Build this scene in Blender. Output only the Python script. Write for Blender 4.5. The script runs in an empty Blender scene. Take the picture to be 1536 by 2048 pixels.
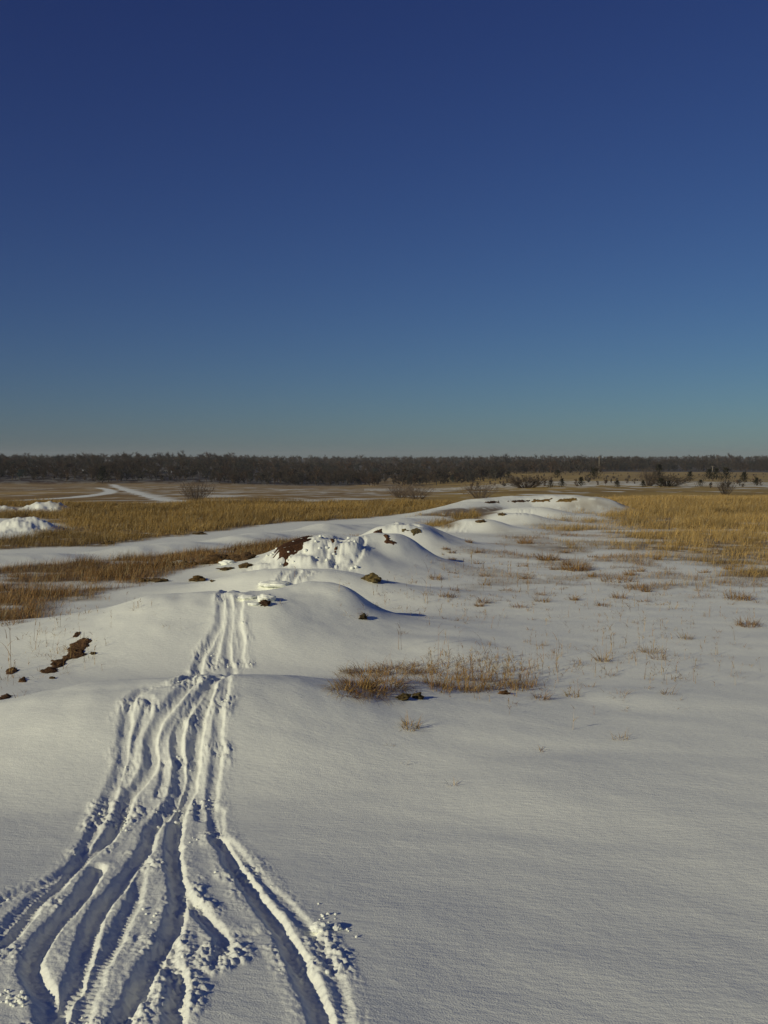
import bpy, math, random
import numpy as np

# ---------------------------------------------------------------- camera, sky, sun, exposure
scene = bpy.context.scene
EYE = 1.9                      # eye height above the snowy plain
PITCH = math.radians(3.1)      # the camera looks slightly down
F = 2010.0                     # focal length in pixels of the 1536 x 2048 photograph
cam_data = bpy.data.cameras.new("camera")
cam_data.sensor_fit = 'VERTICAL'
cam_data.sensor_height = 24.0
cam_data.lens = 24.0 * F / 2048.0
cam_data.clip_start = 0.05
cam_data.clip_end = 30000.0
cam = bpy.data.objects.new("camera", cam_data)
scene.collection.objects.link(cam)
cam.location = (0, 0, EYE)
cam.rotation_euler = (math.pi / 2 - PITCH, 0, 0)
scene.camera = cam

SUN_EL = math.radians(20.0)
SUN_AZ = math.radians(-132.0)   # measured from +y towards +x: behind the viewer, to the left
world = bpy.data.worlds.new("World")
scene.world = world
world.use_nodes = True
nt = world.node_tree
nt.nodes.clear()
sky = nt.nodes.new("ShaderNodeTexSky")
sky.sky_type = 'NISHITA'
sky.sun_disc = False
sky.sun_elevation = SUN_EL
sky.sun_rotation = SUN_AZ
sky.altitude = 200
sky.air_density = 1.0
sky.dust_density = 0.2
sky.ozone_density = 3.0
# the clear winter sky of the photograph is deeper than the model's: a curve on each channel
sep = nt.nodes.new("ShaderNodeSeparateColor"); com = nt.nodes.new("ShaderNodeCombineColor")
SKY_CURVE = ((0.27, 1.08), (0.271, 1.26), (0.655, 1.0))
for ch, (gain, power) in enumerate(SKY_CURVE):
    pw = nt.nodes.new("ShaderNodeMath"); pw.operation = 'POWER'; pw.inputs[1].default_value = power
    ml = nt.nodes.new("ShaderNodeMath"); ml.operation = 'MULTIPLY'; ml.inputs[1].default_value = gain
    nt.links.new(sep.outputs[ch], pw.inputs[0]); nt.links.new(pw.outputs[0], ml.inputs[0]); nt.links.new(ml.outputs[0], com.inputs[ch])
bg = nt.nodes.new("ShaderNodeBackground")
bg.inputs[1].default_value = 0.06
wo = nt.nodes.new("ShaderNodeOutputWorld")
nt.links.new(sky.outputs[0], sep.inputs[0])
nt.links.new(com.outputs[0], bg.inputs[0])
nt.links.new(bg.outputs[0], wo.inputs[0])

sl = bpy.data.lights.new("sun", 'SUN')
sl.energy = 3.0
sl.angle = math.radians(0.5)
sl.color = (1.0, 0.925, 0.65)
sun = bpy.data.objects.new("sun", sl)
scene.collection.objects.link(sun)
sd = np.array([math.sin(SUN_AZ) * math.cos(SUN_EL), math.cos(SUN_AZ) * math.cos(SUN_EL), math.sin(SUN_EL)])
from mathutils import Vector
sun.rotation_euler = Vector(sd).to_track_quat('Z', 'Y').to_euler()
sun.location = (-30, -20, 30)

scene.view_settings.view_transform = 'Standard'
scene.view_settings.look = 'None'
scene.view_settings.gamma = 1.0
scene.view_settings.exposure = 0.0
scene.cycles.diffuse_bounces = 6

rng = np.random.default_rng(7)
random.seed(7)

# ---------------------------------------------------------------- helpers
def hash2(ix, iy, seed):
    h = (ix.astype(np.int64) * 374761393 + iy.astype(np.int64) * 668265263 + seed * 974711) & 0xFFFFFFFF
    h = ((h ^ (h >> 13)) * 1274126177) & 0xFFFFFFFF
    h = ((h ^ (h >> 16)) * 2246822519) & 0xFFFFFFFF
    return (h ^ (h >> 15)) & 0xFFFFFFFF

def noise(x, y, seed=0):
    """gradient noise, about -0.7..0.7"""
    x = np.asarray(x, float); y = np.asarray(y, float)
    ix = np.floor(x); iy = np.floor(y)
    fx = x - ix; fy = y - iy
    ux = fx * fx * fx * (fx * (fx * 6 - 15) + 10); uy = fy * fy * fy * (fy * (fy * 6 - 15) + 10)
    def g(dx, dy):
        a = hash2(ix + dx, iy + dy, seed) * (2 * math.pi / 4294967296.0)
        return np.cos(a) * (fx - dx) + np.sin(a) * (fy - dy)
    n00, n10, n01, n11 = g(0, 0), g(1, 0), g(0, 1), g(1, 1)
    return (n00 * (1 - ux) + n10 * ux) * (1 - uy) + (n01 * (1 - ux) + n11 * ux) * uy

def fbm(x, y, seed=0, octv=4, gain=0.5):
    s = 0; a = 1.0
    for k in range(octv):
        s = s + a * noise(x * 2 ** k + 17.3 * k, y * 2 ** k - 9.1 * k, seed + k)
        a *= gain
    return s

def worley(x, y, seed=0):
    """distance to the nearest jittered cell point"""
    ix = np.floor(x); iy = np.floor(y)
    best = np.full(np.shape(x), 9.0)
    for dx in (-1, 0, 1):
        for dy in (-1, 0, 1):
            h = hash2(ix + dx, iy + dy, seed)
            px = ix + dx + (h & 0xFFFF) / 65536.0
            py = iy + dy + (h >> 16) / 65536.0
            best = np.minimum(best, (px - x) ** 2 + (py - y) ** 2)
    return np.sqrt(best)

def sstep(a, b, x):
    t = np.clip((x - a) / (b - a), 0, 1)
    return t * t * (3 - 2 * t)

def seg_dist(x, y, pts):
    """distance to a polyline, and the arc length and side (+ right) of the nearest point"""
    best = np.full(x.shape, 1e9); arc = np.zeros(x.shape); side = np.zeros(x.shape)
    acc = 0.0
    for (ax, ay), (bx, by) in zip(pts[:-1], pts[1:]):
        dx, dy = bx - ax, by - ay
        L = math.hypot(dx, dy) + 1e-9
        t = np.clip(((x - ax) * dx + (y - ay) * dy) / (L * L), 0, 1)
        qx = x - ax - t * dx; qy = y - ay - t * dy
        d = np.hypot(qx, qy)
        m = d < best
        best = np.where(m, d, best)
        arc = np.where(m, acc + t * L, arc)
        side = np.where(m, np.sign(qx * dy - qy * dx), side)
        acc += L
    return best, arc, side

def in_poly(x, y, poly):
    r = np.zeros(x.shape, bool)
    n = len(poly)
    for i in range(n):
        (ax, ay), (bx, by) = poly[i], poly[(i + 1) % n]
        if ay == by:
            continue
        c = ((ay > y) != (by > y)) & (x < (bx - ax) * (y - ay) / (by - ay) + ax)
        r ^= c
    return r

def smooth_line(pts, n=6):
    """Catmull-Rom through the points"""
    p = np.array(pts, float)
    p = np.vstack([2 * p[0] - p[1], p, 2 * p[-1] - p[-2]])
    out = []
    for i in range(1, len(p) - 2):
        for t in np.linspace(0, 1, n, endpoint=False):
            a, b, c, d = p[i - 1], p[i], p[i + 1], p[i + 2]
            out.append(0.5 * (2 * b + (c - a) * t + (2 * a - 5 * b + 4 * c - d) * t * t + (3 * b - a - 3 * c + d) * t ** 3))
    out.append(p[-2])
    return [tuple(q) for q in out]

# ---------------------------------------------------------------- shape of the land
def row_tan(py):
    return np.tan(PITCH + np.arctan((np.asarray(py, float) - 1024) / F))

_D = np.array([0, 45, 70, 110, 170, 250, 330, 430, 560, 760, 1100, 1800, 2600, 6000, 20000], float)
_left = [None, None, 989, 979.5, 973.5, 969, 966, 940, 934, 929, 924, 919.0, 918, 919, 918]
_mid = [None, None, 992, 985, 980, 976, 973, 958, 946, 936, 928, 920.5, 918, 919, 918]
_right = [None, None, 991, 977, 967, 959.5, 954, 948, 944, 938, 928, 917.0, 918, 919, 918]
def _prof(rows):
    z = []
    for d, r in zip(_D, rows):
        z.append(0.0 if r is None else EYE - d * float(row_tan(r)))
    return np.array(z)
_ZL, _ZM, _ZR = _prof(_left), _prof(_mid), _prof(_right)

def base_z(x, y):
    d = np.hypot(x, y)
    az = np.degrees(np.arctan2(x, np.maximum(y, 1e-6) + 0 * x))
    az = np.where(y < 0, np.sign(x + 1e-9) * 90, az)
    k = np.log(np.maximum(d, 1.0))
    lk = np.log(np.maximum(_D, 1.0))
    zl, zm, zr = (np.interp(k, lk, q) for q in (_ZL, _ZM, _ZR))
    wl = sstep(-2, -14, az) if False else np.clip((-az - 2) / 12, 0, 1)
    wr = np.clip((az - 2) / 8, 0, 1)
    wl = wl * wl * (3 - 2 * wl); wr = wr * wr * (3 - 2 * wr)
    return zm + wl * (zl - zm) + wr * (zr - zm)

# rollers: centre x, y, heading (deg, clockwise from +y), reach towards viewer, reach beyond, half width, height, flat top
ROLLERS = [
    (-1.40, 7.00, -15, 1.75, 1.50, 1.45, 0.34, 0.0),
    (-1.75, 10.75, -2, 2.20, 1.55, 1.50, 0.46, 0.0),
    (-0.72, 11.15, 6, 1.30, 1.10, 0.62, 0.50, 0.0),
    (-1.15, 13.80, 8, 1.30, 1.30, 1.30, 0.37, 0.0),
    (-0.95, 17.00, 3, 1.75, 1.80, 1.02, 0.55, 0.6),
    (0.02, 17.30, 8, 1.55, 1.50, 0.70, 0.60, 0.0),
    (0.42, 21.00, 12, 1.50, 1.60, 0.92, 0.53, 0.3),
    (2.45, 26.30, 20, 1.20, 1.20, 0.85, 0.30, 0.0),
    (3.75, 29.30, 24, 1.30, 1.30, 1.05, 0.29, 0.0),
    (4.75, 32.20, 20, 1.30, 1.30, 1.25, 0.31, 0.0),
    (-9.30, 26.00, 70, 1.00, 0.90, 0.70, 0.32, 0.2),
    (-10.9, 25.30, 70, 1.00, 1.20, 0.60, 0.25, 0.0),
    (-12.3, 36.50, 80, 1.00, 1.00, 0.60, 0.28, 0.2),
    (-14.0, 36.30, 80, 1.60, 1.00, 0.80, 0.14, 0.0),
    (0.55, 9.85, 75, 1.10, 0.90, 0.45, 0.10, 0.0),       # low drifts on the right of the track
    (0.10, 7.75, 80, 0.50, 0.80, 0.33, 0.15, 0.0),       # hump under the big grass clump
    (0.85, 5.75, 82, 1.10, 1.30, 0.50, 0.035, 0.0),
    (0.55, 6.75, 84, 0.80, 1.30, 0.30, 0.05, 0.0),
    (1.9, 7.9, 84, 0.90, 1.30, 0.35, 0.04, 0.0),
]
BERM = [(1.0, 29.6, .08), (1.7, 31.6, .16), (2.4, 33.8, .22), (3.4, 35.8, .42), (5.0, 36.8, .50), (6.9, 36.6, .54), (7.5, 36.4, .48), (8.3, 36.0, .05)]
RIBBON = [(-13.5, 14.6), (-9.5, 16.3), (-6.9, 18.0), (-3.9, 21.4), (-2.1, 25.0), (-0.4, 27.6), (1.2, 29.8)]

def ridge(x, y, line, half):
    best = np.zeros(x.shape)
    for (ax, ay, ah), (bx, by, bh) in zip(line[:-1], line[1:]):
        dx, dy = bx - ax, by - ay
        t = np.clip(((x - ax) * dx + (y - ay) * dy) / (dx * dx + dy * dy), 0, 1)
        d = np.hypot(x - ax - t * dx, y - ay - t * dy)
        best = np.maximum(best, (ah + (bh - ah) * t) * np.exp(-(d / half) ** 2.4))
    return best

def mound_z(x, y):
    s4 = np.zeros(x.shape)
    near = (np.abs(x) < 18) & (y > -6) & (y < 42)
    xi, yi = x[near], y[near]
    q = np.zeros(xi.shape)
    # the low platform under the viewer, falling off to the plain in front and to the right
    wob = 0.15 * noise(xi * 0.8, yi * 0.8, 91)
    p = 0.20 * (1 - sstep(2.4, 5.4, yi + 0.10 * xi + wob)) * (1 - sstep(-1.0, 2.4, xi + wob)) * sstep(-5.5, -3.0, xi)
    q += p ** 4
    for (cx, cy, hd, ln, lf, w, h, fl) in ROLLERS:
        a = math.radians(hd)
        ux, uy = math.sin(a), math.cos(a)
        s = (xi - cx) * ux + (yi - cy) * uy
        t = (xi - cx) * uy - (yi - cy) * ux
        m = (np.abs(s) < 4) & (np.abs(t) < w * 3.2)
        sm, tm = s[m], t[m]
        tw = tm + 0.10 * w * noise(sm * 1.1 + cx, tm * 1.1 + cy, 5)
        sr = np.where(sm < 0, np.maximum(-sm - fl, 0) / ln, np.maximum(sm - fl, 0) / lf)
        pr = np.where(sr < 1, np.cos(np.clip(sr, 0, 1) * math.pi / 2) ** 2, 0)
        lat = 1 / (1 + np.abs(tw / w) ** 3.0) * sstep(w * 3.1, w * 1.5, np.abs(tm))
        b = np.zeros(xi.shape)
        b[m] = h * pr * lat
        q += b ** 4
    b = ridge(xi, yi, BERM, 1.25)
    q += b ** 4
    rl = smooth_line(RIBBON, 6)
    d, arc, side = seg_dist(xi, yi, rl)
    hb = 0.11 + 0.05 * np.sin(arc * 1.9 + 2 * noise(arc * .4, arc * 0, 4)) + 0.08 * noise(arc * 0.9, arc * 0, 3)
    b = hb * np.exp(-(np.maximum(d + 0.12 * noise(xi * 2, yi * 2, 6), 0) / 0.62) ** 2.5)
    q += b ** 4
    s4[near] = q ** 0.25
    s4 *= 1 + 0.09 * fbm(x * 1.3 + 4, y * 1.3, 17, 3)
    # soft drifts and fine wind ripple of the snow surface
    d = np.hypot(x, y)
    fade = np.clip(60 / np.maximum(d, 1), 0, 1)
    und = 0.013 * fbm(x * 0.55 + 3, y * 0.8, 11, 3) * fade
    und += 0.0026 * fbm(x * 3.1 + 0.5 * y, y * 5.0, 15, 3) * sstep(30, 15, d)
    und += 0.008 * noise(x * 0.9 - y * 0.25, y * 2.3 + x * 0.35, 13) * fade * sstep(-0.6, 0.8, x + 0.05 * y)
    return s4 + und

def smooth_z(x, y):
    x = np.asarray(x, float); y = np.asarray(y, float)
    return base_z(x, y) + mound_z(x, y)

def ray(px, py):
    px = np.asarray(px, float); py = np.asarray(py, float)
    u = (px - 768) / F; v = (1024 - py) / F
    cp, sp = math.cos(PITCH), math.sin(PITCH)
    return u, cp + v * sp, -sp + v * cp

def at(px, py, fn=smooth_z, tmax=900.0):
    """the point of the land that a pixel of the photograph shows"""
    px = np.atleast_1d(np.asarray(px, float)); py = np.atleast_1d(np.asarray(py, float))
    dx, dy, dz = ray(px, py)
    ts = np.geomspace(1.5, tmax, 420)
    T = np.broadcast_to(ts, (len(px), len(ts)))
    Z = fn(T * dx[:, None], T * dy[:, None])
    below = (EYE + T * dz[:, None]) < Z
    i = np.where(below.any(1), below.argmax(1), len(ts) - 1)
    i = np.maximum(i, 1)
    lo, hi = ts[i - 1].copy(), ts[i].copy()
    for _ in range(14):
        m = 0.5 * (lo + hi)
        b = (EYE + m * dz) < fn(m * dx, m * dy)
        hi = np.where(b, m, hi); lo = np.where(b, lo, m)
    return np.stack([hi * dx, hi * dy, fn(hi * dx, hi * dy)], 1)

def on_plain(pts):
    """photograph pixels -> ground positions on the plain, ignoring the mounds"""
    p = np.array(pts, float)
    q = at(p[:, 0], p[:, 1], base_z)
    return [(a, b) for a, b, c in q]

# ---------------------------------------------------------------- tyre tracks in the snow (photograph pixels, turned into ground positions)
TRACKS_PX = [   # half width m, depth m, points
    (.050, .085, [(690, 2140), (660, 2085), (648, 2046), (632, 2002), (610, 1955), (588, 1909), (562, 1859), (536, 1822), (509, 1786), (476, 1743), (458, 1705), (436, 1676)]),
    (.030, .040, [(436, 1676), (428, 1640), (424, 1600), (430, 1560), (437, 1507), (437, 1466), (442, 1403), (452, 1368), (466, 1343)]),
    (.030, .030, [(720, 2140), (690, 2040), (681, 1985), (658, 1931), (628, 1876), (590, 1828), (545, 1782), (505, 1740), (470, 1698), (440, 1668), (436, 1620)]),
    (.045, .075, [(70, 2110), (105, 2050), (128, 2005), (150, 1972), (165, 1927), (176, 1883), (196, 1831), (219, 1797), (238, 1777), (259, 1743), (285, 1712), (299, 1681), (308, 1655), (334, 1629), (353, 1597), (363, 1548), (362, 1524), (356, 1497), (357, 1470), (366, 1440), (385, 1410), (408, 1380), (420, 1366), (440, 1352)]),
    (.050, .090, [(225, 2110), (244, 2047), (254, 2021), (277, 1987), (294, 1948), (313, 1917), (336, 1875), (354, 1836), (360, 1792), (354, 1753), (348, 1722), (350, 1686), (353, 1657), (362, 1620), (385, 1560), (392, 1500), (400, 1450), (412, 1400), (425, 1366)]),
    (.045, .070, [(-60, 1930), (3, 1886), (25, 1868), (53, 1834), (71, 1810), (103, 1783), (118, 1769), (149, 1735), (173, 1712), (199, 1694), (222, 1670), (238, 1647), (254, 1610), (269, 1579), (298, 1545), (309, 1518), (304, 1485), (317, 1445), (337, 1418), (358, 1393), (368, 1380), (392, 1362)]),
    (.032, .045, [(150, 1728), (180, 1680), (200, 1640), (220, 1595), (238, 1555), (248, 1518), (250, 1480), (256, 1445), (260, 1414), (270, 1393), (290, 1379), (318, 1371), (348, 1368), (380, 1354)]),
    (.050, .080, [(90, 2090), (102, 2010), (80, 1970), (64, 1934), (78, 1900), (97, 1866), (125, 1836), (158, 1800), (182, 1761), (196, 1735)]),
    (.040, .045, [(150, 2090), (180, 1985), (211, 1915), (236, 1868), (258, 1823), (270, 1792), (278, 1755), (290, 1725)]),
    (.038, .060, [(436, 1922), (450, 1896), (440, 1866), (412, 1838), (380, 1803), (362, 1775)]),
    (.030, .030, [(440, 1862), (470, 1868), (505, 1866), (548, 1862)]),
    (.042, .065, [(335, 2110), (350, 2045), (352, 2010), (358, 1972), (346, 1938), (338, 1905), (348, 1860)]),
    (.034, .040, [(-60, 1835), (-10, 1803), (45, 1782), (100, 1762), (148, 1733)]),
    (.030, .035, [(-40, 1900), (30, 1835), (70, 1795), (110, 1768)]),
    (.030, .040, [(270, 1393), (300, 1400), (290, 1430), (275, 1470), (262, 1530), (248, 1570)]),
    (.030, .035, [(392, 1362), (380, 1400), (345, 1450), (325, 1490), (330, 1540), (318, 1590)]),
    (.030, .030, [(452, 1368), (420, 1420), (404, 1470), (395, 1540), (396, 1600), (400, 1640)]),
    # up the face of the second roller and over it
    (.045, .060, [(355, 1363), (381, 1355), (399, 1329), (415, 1298), (431, 1267), (442, 1246), (444, 1217), (446, 1190)]),
    (.040, .050, [(467, 1341), (459, 1321), (457, 1290), (460, 1256), (462, 1212), (455, 1190)]),
    (.045, .045, [(488, 1336), (481, 1316), (484, 1282), (476, 1246), (480, 1209), (480, 1190)]),
    (.035, .040, [(425, 1336), (428, 1316), (436, 1287), (446, 1250), (452, 1220)]),
    (.030, .035, [(470, 1330), (474, 1300), (468, 1260), (470, 1220)]),
    # third roller and the big mound
    (.050, .060, [(561, 1166), (568, 1152), (577, 1144)]),
    (.045, .040, [(580, 1164), (590, 1150), (600, 1144)]),
    (.045, .050, [(600, 1162), (612, 1150), (623, 1144)]),
    (.055, .060, [(664, 1134), (669, 1119), (676, 1098), (682, 1079)]),
    (.055, .065, [(694, 1139), (710, 1122), (721, 1104), (729, 1077)]),
    (.045, .045, [(640, 1132), (652, 1110), (655, 1085)]),
    (.040, .030, [(896, 1062), (900, 1054), (908, 1047)]), (.040, .030, [(915, 1066), (922, 1055), (930, 1047)]),
    (.040, .030, [(925, 1066), (935, 1054), (945, 1046)]), (.050, .03, [(1042, 1030), (1046, 1025), (1050, 1021)]),
    (.050, .03, [(1058, 1030), (1061, 1025), (1064, 1021)]), (.050, .03, [(1036, 1030), (1038, 1025), (1042, 1021)]),
]
TRACKS = []
for hw, dp, pts in TRACKS_PX:
    dp = dp * 0.74
    p = np.array(pts, float)
    q = at(p[:, 0], p[:, 1])
    TRACKS.append((hw, dp, smooth_line([(a, b) for a, b, c in q], 5)))
# over the crests, where the photograph cannot show the way: joined on the ground
TRACKS += [
    (.045, .055, smooth_line([(-1.72, 10.6), (-1.66, 11.2), (-1.55, 12.0), (-1.42, 12.9), (-1.35, 13.6)])),
    (.045, .050, smooth_line([(-1.55, 10.7), (-1.46, 11.2), (-1.34, 12.1), (-1.24, 13.0), (-1.15, 13.7)])),
]

def track_carve(x, y):
    """(height change, how trampled 0..1)"""
    dz = np.zeros(x.shape); tr = np.zeros(x.shape); rim = np.zeros(x.shape)
    for k, (hw, dp, pts) in enumerate(TRACKS):
        a = np.array(pts)
        x0, y0 = a.min(0) - 0.5; x1, y1 = a.max(0) + 0.5
        m = np.where((x > x0) & (x < x1) & (y > y0) & (y < y1))[0]
        if not len(m):
            continue
        xm, ym = x[m], y[m]
        w1 = 0.016 * noise(xm * 9, ym * 9, 200 + k) + 0.009 * noise(xm * 33, ym * 33, 230 + k)
        d, arc, side = seg_dist(xm, ym, pts)
        d = np.maximum(d + w1 * 0.8, 0)
        fa = sstep(4.3, 6.6, ym)
        hw = hw * (0.74 + 0.04 * fa); dp = dp * (0.60 + 0.02 * fa)
        soft = np.where(side > 0, 0.030, 0.050)          # the right wall is the steeper one
        # the left wall is rounded, the right one broken and steep
        g = np.where(side > 0, 1 - sstep(hw * 0.45, hw * 0.45 + 0.030, d), 1 - sstep(hw * 0.10, hw + 0.022 + 0.023 * fa, d))
        tread = 0.0035 * (0.6 + 1.2 * noise(arc * 3, arc * 0, 260 + k)) * np.sin(arc * 2 * math.pi / 0.028 + 1.5 * np.abs(side * d) * 60) * sstep(hw, hw * 0.4, d)
        end = sstep(0, 0.15, arc) * 0.6 + 0.4
        dz[m] = np.minimum(dz[m], -dp * g * end * (0.85 + 0.35 * noise(arc * 2.1, arc * 0 + k, 250)) + tread)
        r = np.exp(-((d - hw - 0.035) / 0.03) ** 2) * (0.55 + 0.9 * noise(xm * 9, ym * 9, 270 + k))
        rim[m] = np.maximum(rim[m], r * 0.006 * np.minimum(1, dp / .05))
        tr[m] = np.maximum(tr[m], 1 - sstep(hw + 0.02, hw + 0.10, d + 0.05 * noise(xm * 6, ym * 6, 290 + k)))
    return dz, rim, tr

# the churned front of the big mound and other broken snow
CHURN = [[(-2.2, 15.5), (-1.75, 16.6), (-1.5, 17.1), (-0.35, 17.1), (-0.35, 16.2), (-0.45, 15.4)], [(0.1, 20.2), (0.15, 20.9), (0.75, 21.0), (0.65, 20.3)],
         [(-13, 24.0), (-13, 27.0), (-8.8, 26.9), (-8.6, 25.2), (-9.8, 24.4)], [(-14.5, 35.2), (-14.5, 37.2), (-11.6, 37.2), (-11.6, 35.4)]]
def churn_mask(x, y):
    m = np.zeros(x.shape)
    for poly in CHURN:
        a = np.array(poly)
        k = np.where((x > a[:, 0].min() - .3) & (x < a[:, 0].max() + .3) & (y > a[:, 1].min() - .3) & (y < a[:, 1].max() + .3))[0]
        if len(k):
            d, _, _ = seg_dist(x[k], y[k], poly + [poly[0]])
            ins = in_poly(x[k], y[k], poly)
            m[k] = np.maximum(m[k], sstep(-0.12, 0.12, np.where(ins, d, -d) + 0.1 * noise(x[k] * 4, y[k] * 4, 61)))
    return m

def full_z(x, y):
    x = np.asarray(x, float); y = np.asarray(y, float)
    z = smooth_z(x, y)
    dz, rim, tr = track_carve(x, y)
    near = np.where((tr > 0.01))[0]
    lump = np.zeros(x.shape)
    if len(near):
        xn, yn = x[near], y[near]
        c1 = np.clip(1 - (worley(xn * 24, yn * 24, 71) / 0.62) ** 2, 0, 1) * 0.014
        c2 = np.clip(1 - (worley(xn * 50, yn * 50, 72) / 0.62) ** 2, 0, 1) * 0.008
        patch = sstep(0.06, 0.50, fbm(xn * 2.2, yn * 2.2, 73, 3) + 0.20 * sstep(4.6, 6.0, yn))
        lump[near] = (c1 * 0.75 * patch + c2 * (0.22 + 0.75 * patch)) * tr[near] + (0.0025 + 0.003 * patch) * noise(xn * 40, yn * 40, 74) * tr[near]
    cm = churn_mask(x, y)
    k = np.where(cm > 0.01)[0]
    if len(k):
        xk, yk = x[k], y[k]
        l = 0.10 * fbm(xk * 2.0, yk * 2.0, 81, 4) + 0.035 * sstep(0.7, 0.0, worley(xk * 3.5 + .2 * noise(xk * 6, yk * 6, 84), yk * 3.5, 82)) + 0.015 * sstep(0.6, 0.1, worley(xk * 11, yk * 11, 83))
        lump[k] += cm[k] * (l - 0.03)
    return z + dz + rim + lump, tr, cm

# ---------------------------------------------------------------- where grass grows and where the far fields lie (ground positions)
def soft_poly(x, y, poly, edge, seed, scale):
    """0..1 membership with a ragged edge"""
    a = np.array(poly)
    out = np.zeros(x.shape)
    pad = edge * 2
    k = np.where((x > a[:, 0].min() - pad) & (x < a[:, 0].max() + pad) & (y > a[:, 1].min() - pad) & (y < a[:, 1].max() + pad))[0]
    if len(k):
        d, _, _ = seg_dist(x[k], y[k], list(poly) + [poly[0]])
        sd_ = np.where(in_poly(x[k], y[k], poly), d, -d)
        out[k] = sstep(-edge, edge, sd_ + edge * 1.2 * fbm(x[k] * scale, y[k] * scale, seed, 3))
    return out

GOLD_LEFT = on_plain([(-400, 1098), (0, 1098), (200, 1092), (330, 1074), (430, 1062), (560, 1046), (700, 1038), (830, 1028), (900, 1012), (905, 1004), (600, 1006), (420, 1006), (330, 1008), (240, 1009), (-400, 1008), (-400, 1016), (50, 1014), (125, 1018), (118, 1026), (-400, 1026), (-400, 1036), (60, 1036), (130, 1048), (130, 1060), (60, 1076), (-400, 1080)])
GOLD_GAP = on_plain([(830, 1040), (900, 1030), (1000, 1026), (985, 1044), (900, 1062), (820, 1058)])
STRIP_LEFT = on_plain([(-500, 1150), (0, 1126), (120, 1112), (300, 1098), (420, 1090), (530, 1080), (640, 1080), (720, 1072), (700, 1085), (560, 1108), (520, 1120), (400, 1128), (330, 1154), (250, 1172), (150, 1200), (0, 1212), (-500, 1270)])
PATCH_LEFT = on_plain([(-300, 1216), (0, 1206), (70, 1203), (125, 1214), (95, 1236), (0, 1248), (-300, 1280)])
GOLD_RIGHT = on_plain([(1130, 1072), (1180, 1062), (1215, 1030), (1225, 1002), (1260, 996), (1700, 996), (2300, 998), (2600, 1280), (1700, 1210), (1536, 1180), (1450, 1168), (1330, 1140), (1200, 1118), (1130, 1092)])
SPARSE_RIGHT = on_plain([(880, 1120), (1000, 1070), (1140, 1064), (1300, 1100), (1536, 1130), (2300, 1160), (2300, 1260), (1536, 1190), (1300, 1190), (1100, 1180), (900, 1190)])
BROWN_FIELD = on_plain([(-900, 968.5), (0, 967.5), (212, 967.2), (330, 1004), (240, 1008), (-900, 1010)])
LOOP_PATH = on_plain([(-300, 981), (0, 977.5), (100, 975.8), (195, 975.6), (216, 979), (222, 983), (212, 987), (190, 990), (160, 994), (90, 998), (0, 1003), (-300, 1010)])

def far_cover(x, y):
    """straw cover 0..1 of the ground, and which straw tone"""
    d = np.hypot(x, y)
    cover = np.zeros(x.shape)
    n1 = fbm(x * 0.22, y * 0.10, 31, 4)
    n2 = fbm(x * 0.9, y * 0.5, 35, 3)
    far = sstep(37, 44, d)
    # the open fields beyond the hill: mostly straw with snow lying between
    px = x / np.maximum(y, 1.0)
    snowy = sstep(-0.05, 0.40, n1 + 0.35 * n2)
    f = 1 - 0.72 * snowy
    f = np.where(px > 0.04, 1 - 0.85 * sstep(0.12, 0.40, n1 + 0.2 * n2 + 0.10 * np.sin(d * 0.05)), f)
    f = np.where(d > 225, np.maximum(f, 0.85), f)
    f = np.where((px > -0.02) & (d > 150) & (d < 235), np.minimum(f, 0.35 + 0.8 * sstep(-.1, .3, n2)), f)
    f = np.where((px > 0.03) & (d > 300), 0.97, f)
    cover = np.maximum(cover, far * f)
    k = soft_poly(x, y, BROWN_FIELD, 0.6, 41, 0.3)
    cover = np.maximum(cover, k * (0.97 - 0.45 * sstep(0.12, 0.42, n1 + 0.4 * n2)))
    dl, _, _ = seg_dist(x, y, LOOP_PATH)
    cover *= sstep(0.40, 0.9, dl + 0.25 * n2)
    # snow lying along the edge of the brown field
    e = on_edge
    de, _, _ = seg_dist(x, y, e)
    cover = np.where(k < 0.5, cover * sstep(0.3, 1.6, de + 1.0 * n2), cover)
    return cover
on_edge = on_plain([(225, 969), (260, 982), (330, 1003), (420, 1003)])

def near_cover(x, y):
    pg = lambda p, e, s, sc: soft_poly(x, y, p, e, s, sc)
    c1 = pg(GOLD_LEFT, 0.35, 51, 0.9) * (1 - 0.5 * sstep(0.15, 0.4, fbm(x * .5, y * .5, 57, 2)) * sstep(-7, -10, x))
    c1 = np.maximum(c1, pg(GOLD_GAP, 0.3, 52, 0.9) * 0.9)
    pat = sstep(-0.50, -0.08, fbm(x * 0.55, y * 0.9, 53, 3))
    c2 = pg(STRIP_LEFT, 0.4, 54, 0.8) * (0.10 + 0.90 * pat)
    c2 = np.maximum(c2, pg(PATCH_LEFT, 0.3, 60, 0.9) * pat)
    pat2 = sstep(-0.34, 0.10, fbm(x * 0.33, y * 0.45, 55, 3) + 0.022 * (y - 20) + 0.02 * (x - 7))
    c3 = pg(GOLD_RIGHT, 2.4, 56, 0.55) * pat2 * (0.35 + 0.65 * sstep(-0.35, 0.05, fbm(x * 1.1, y * 1.3, 62, 2) + 0.05 * (y - 19)))
    pat3 = sstep(-0.10, 0.18, fbm(x * 0.8, y * 0.8, 58, 3))
    c4 = pg(SPARSE_RIGHT, 1.0, 59, 0.5) * pat3 * 0.8
    return c1, c2, c3, c4

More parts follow.
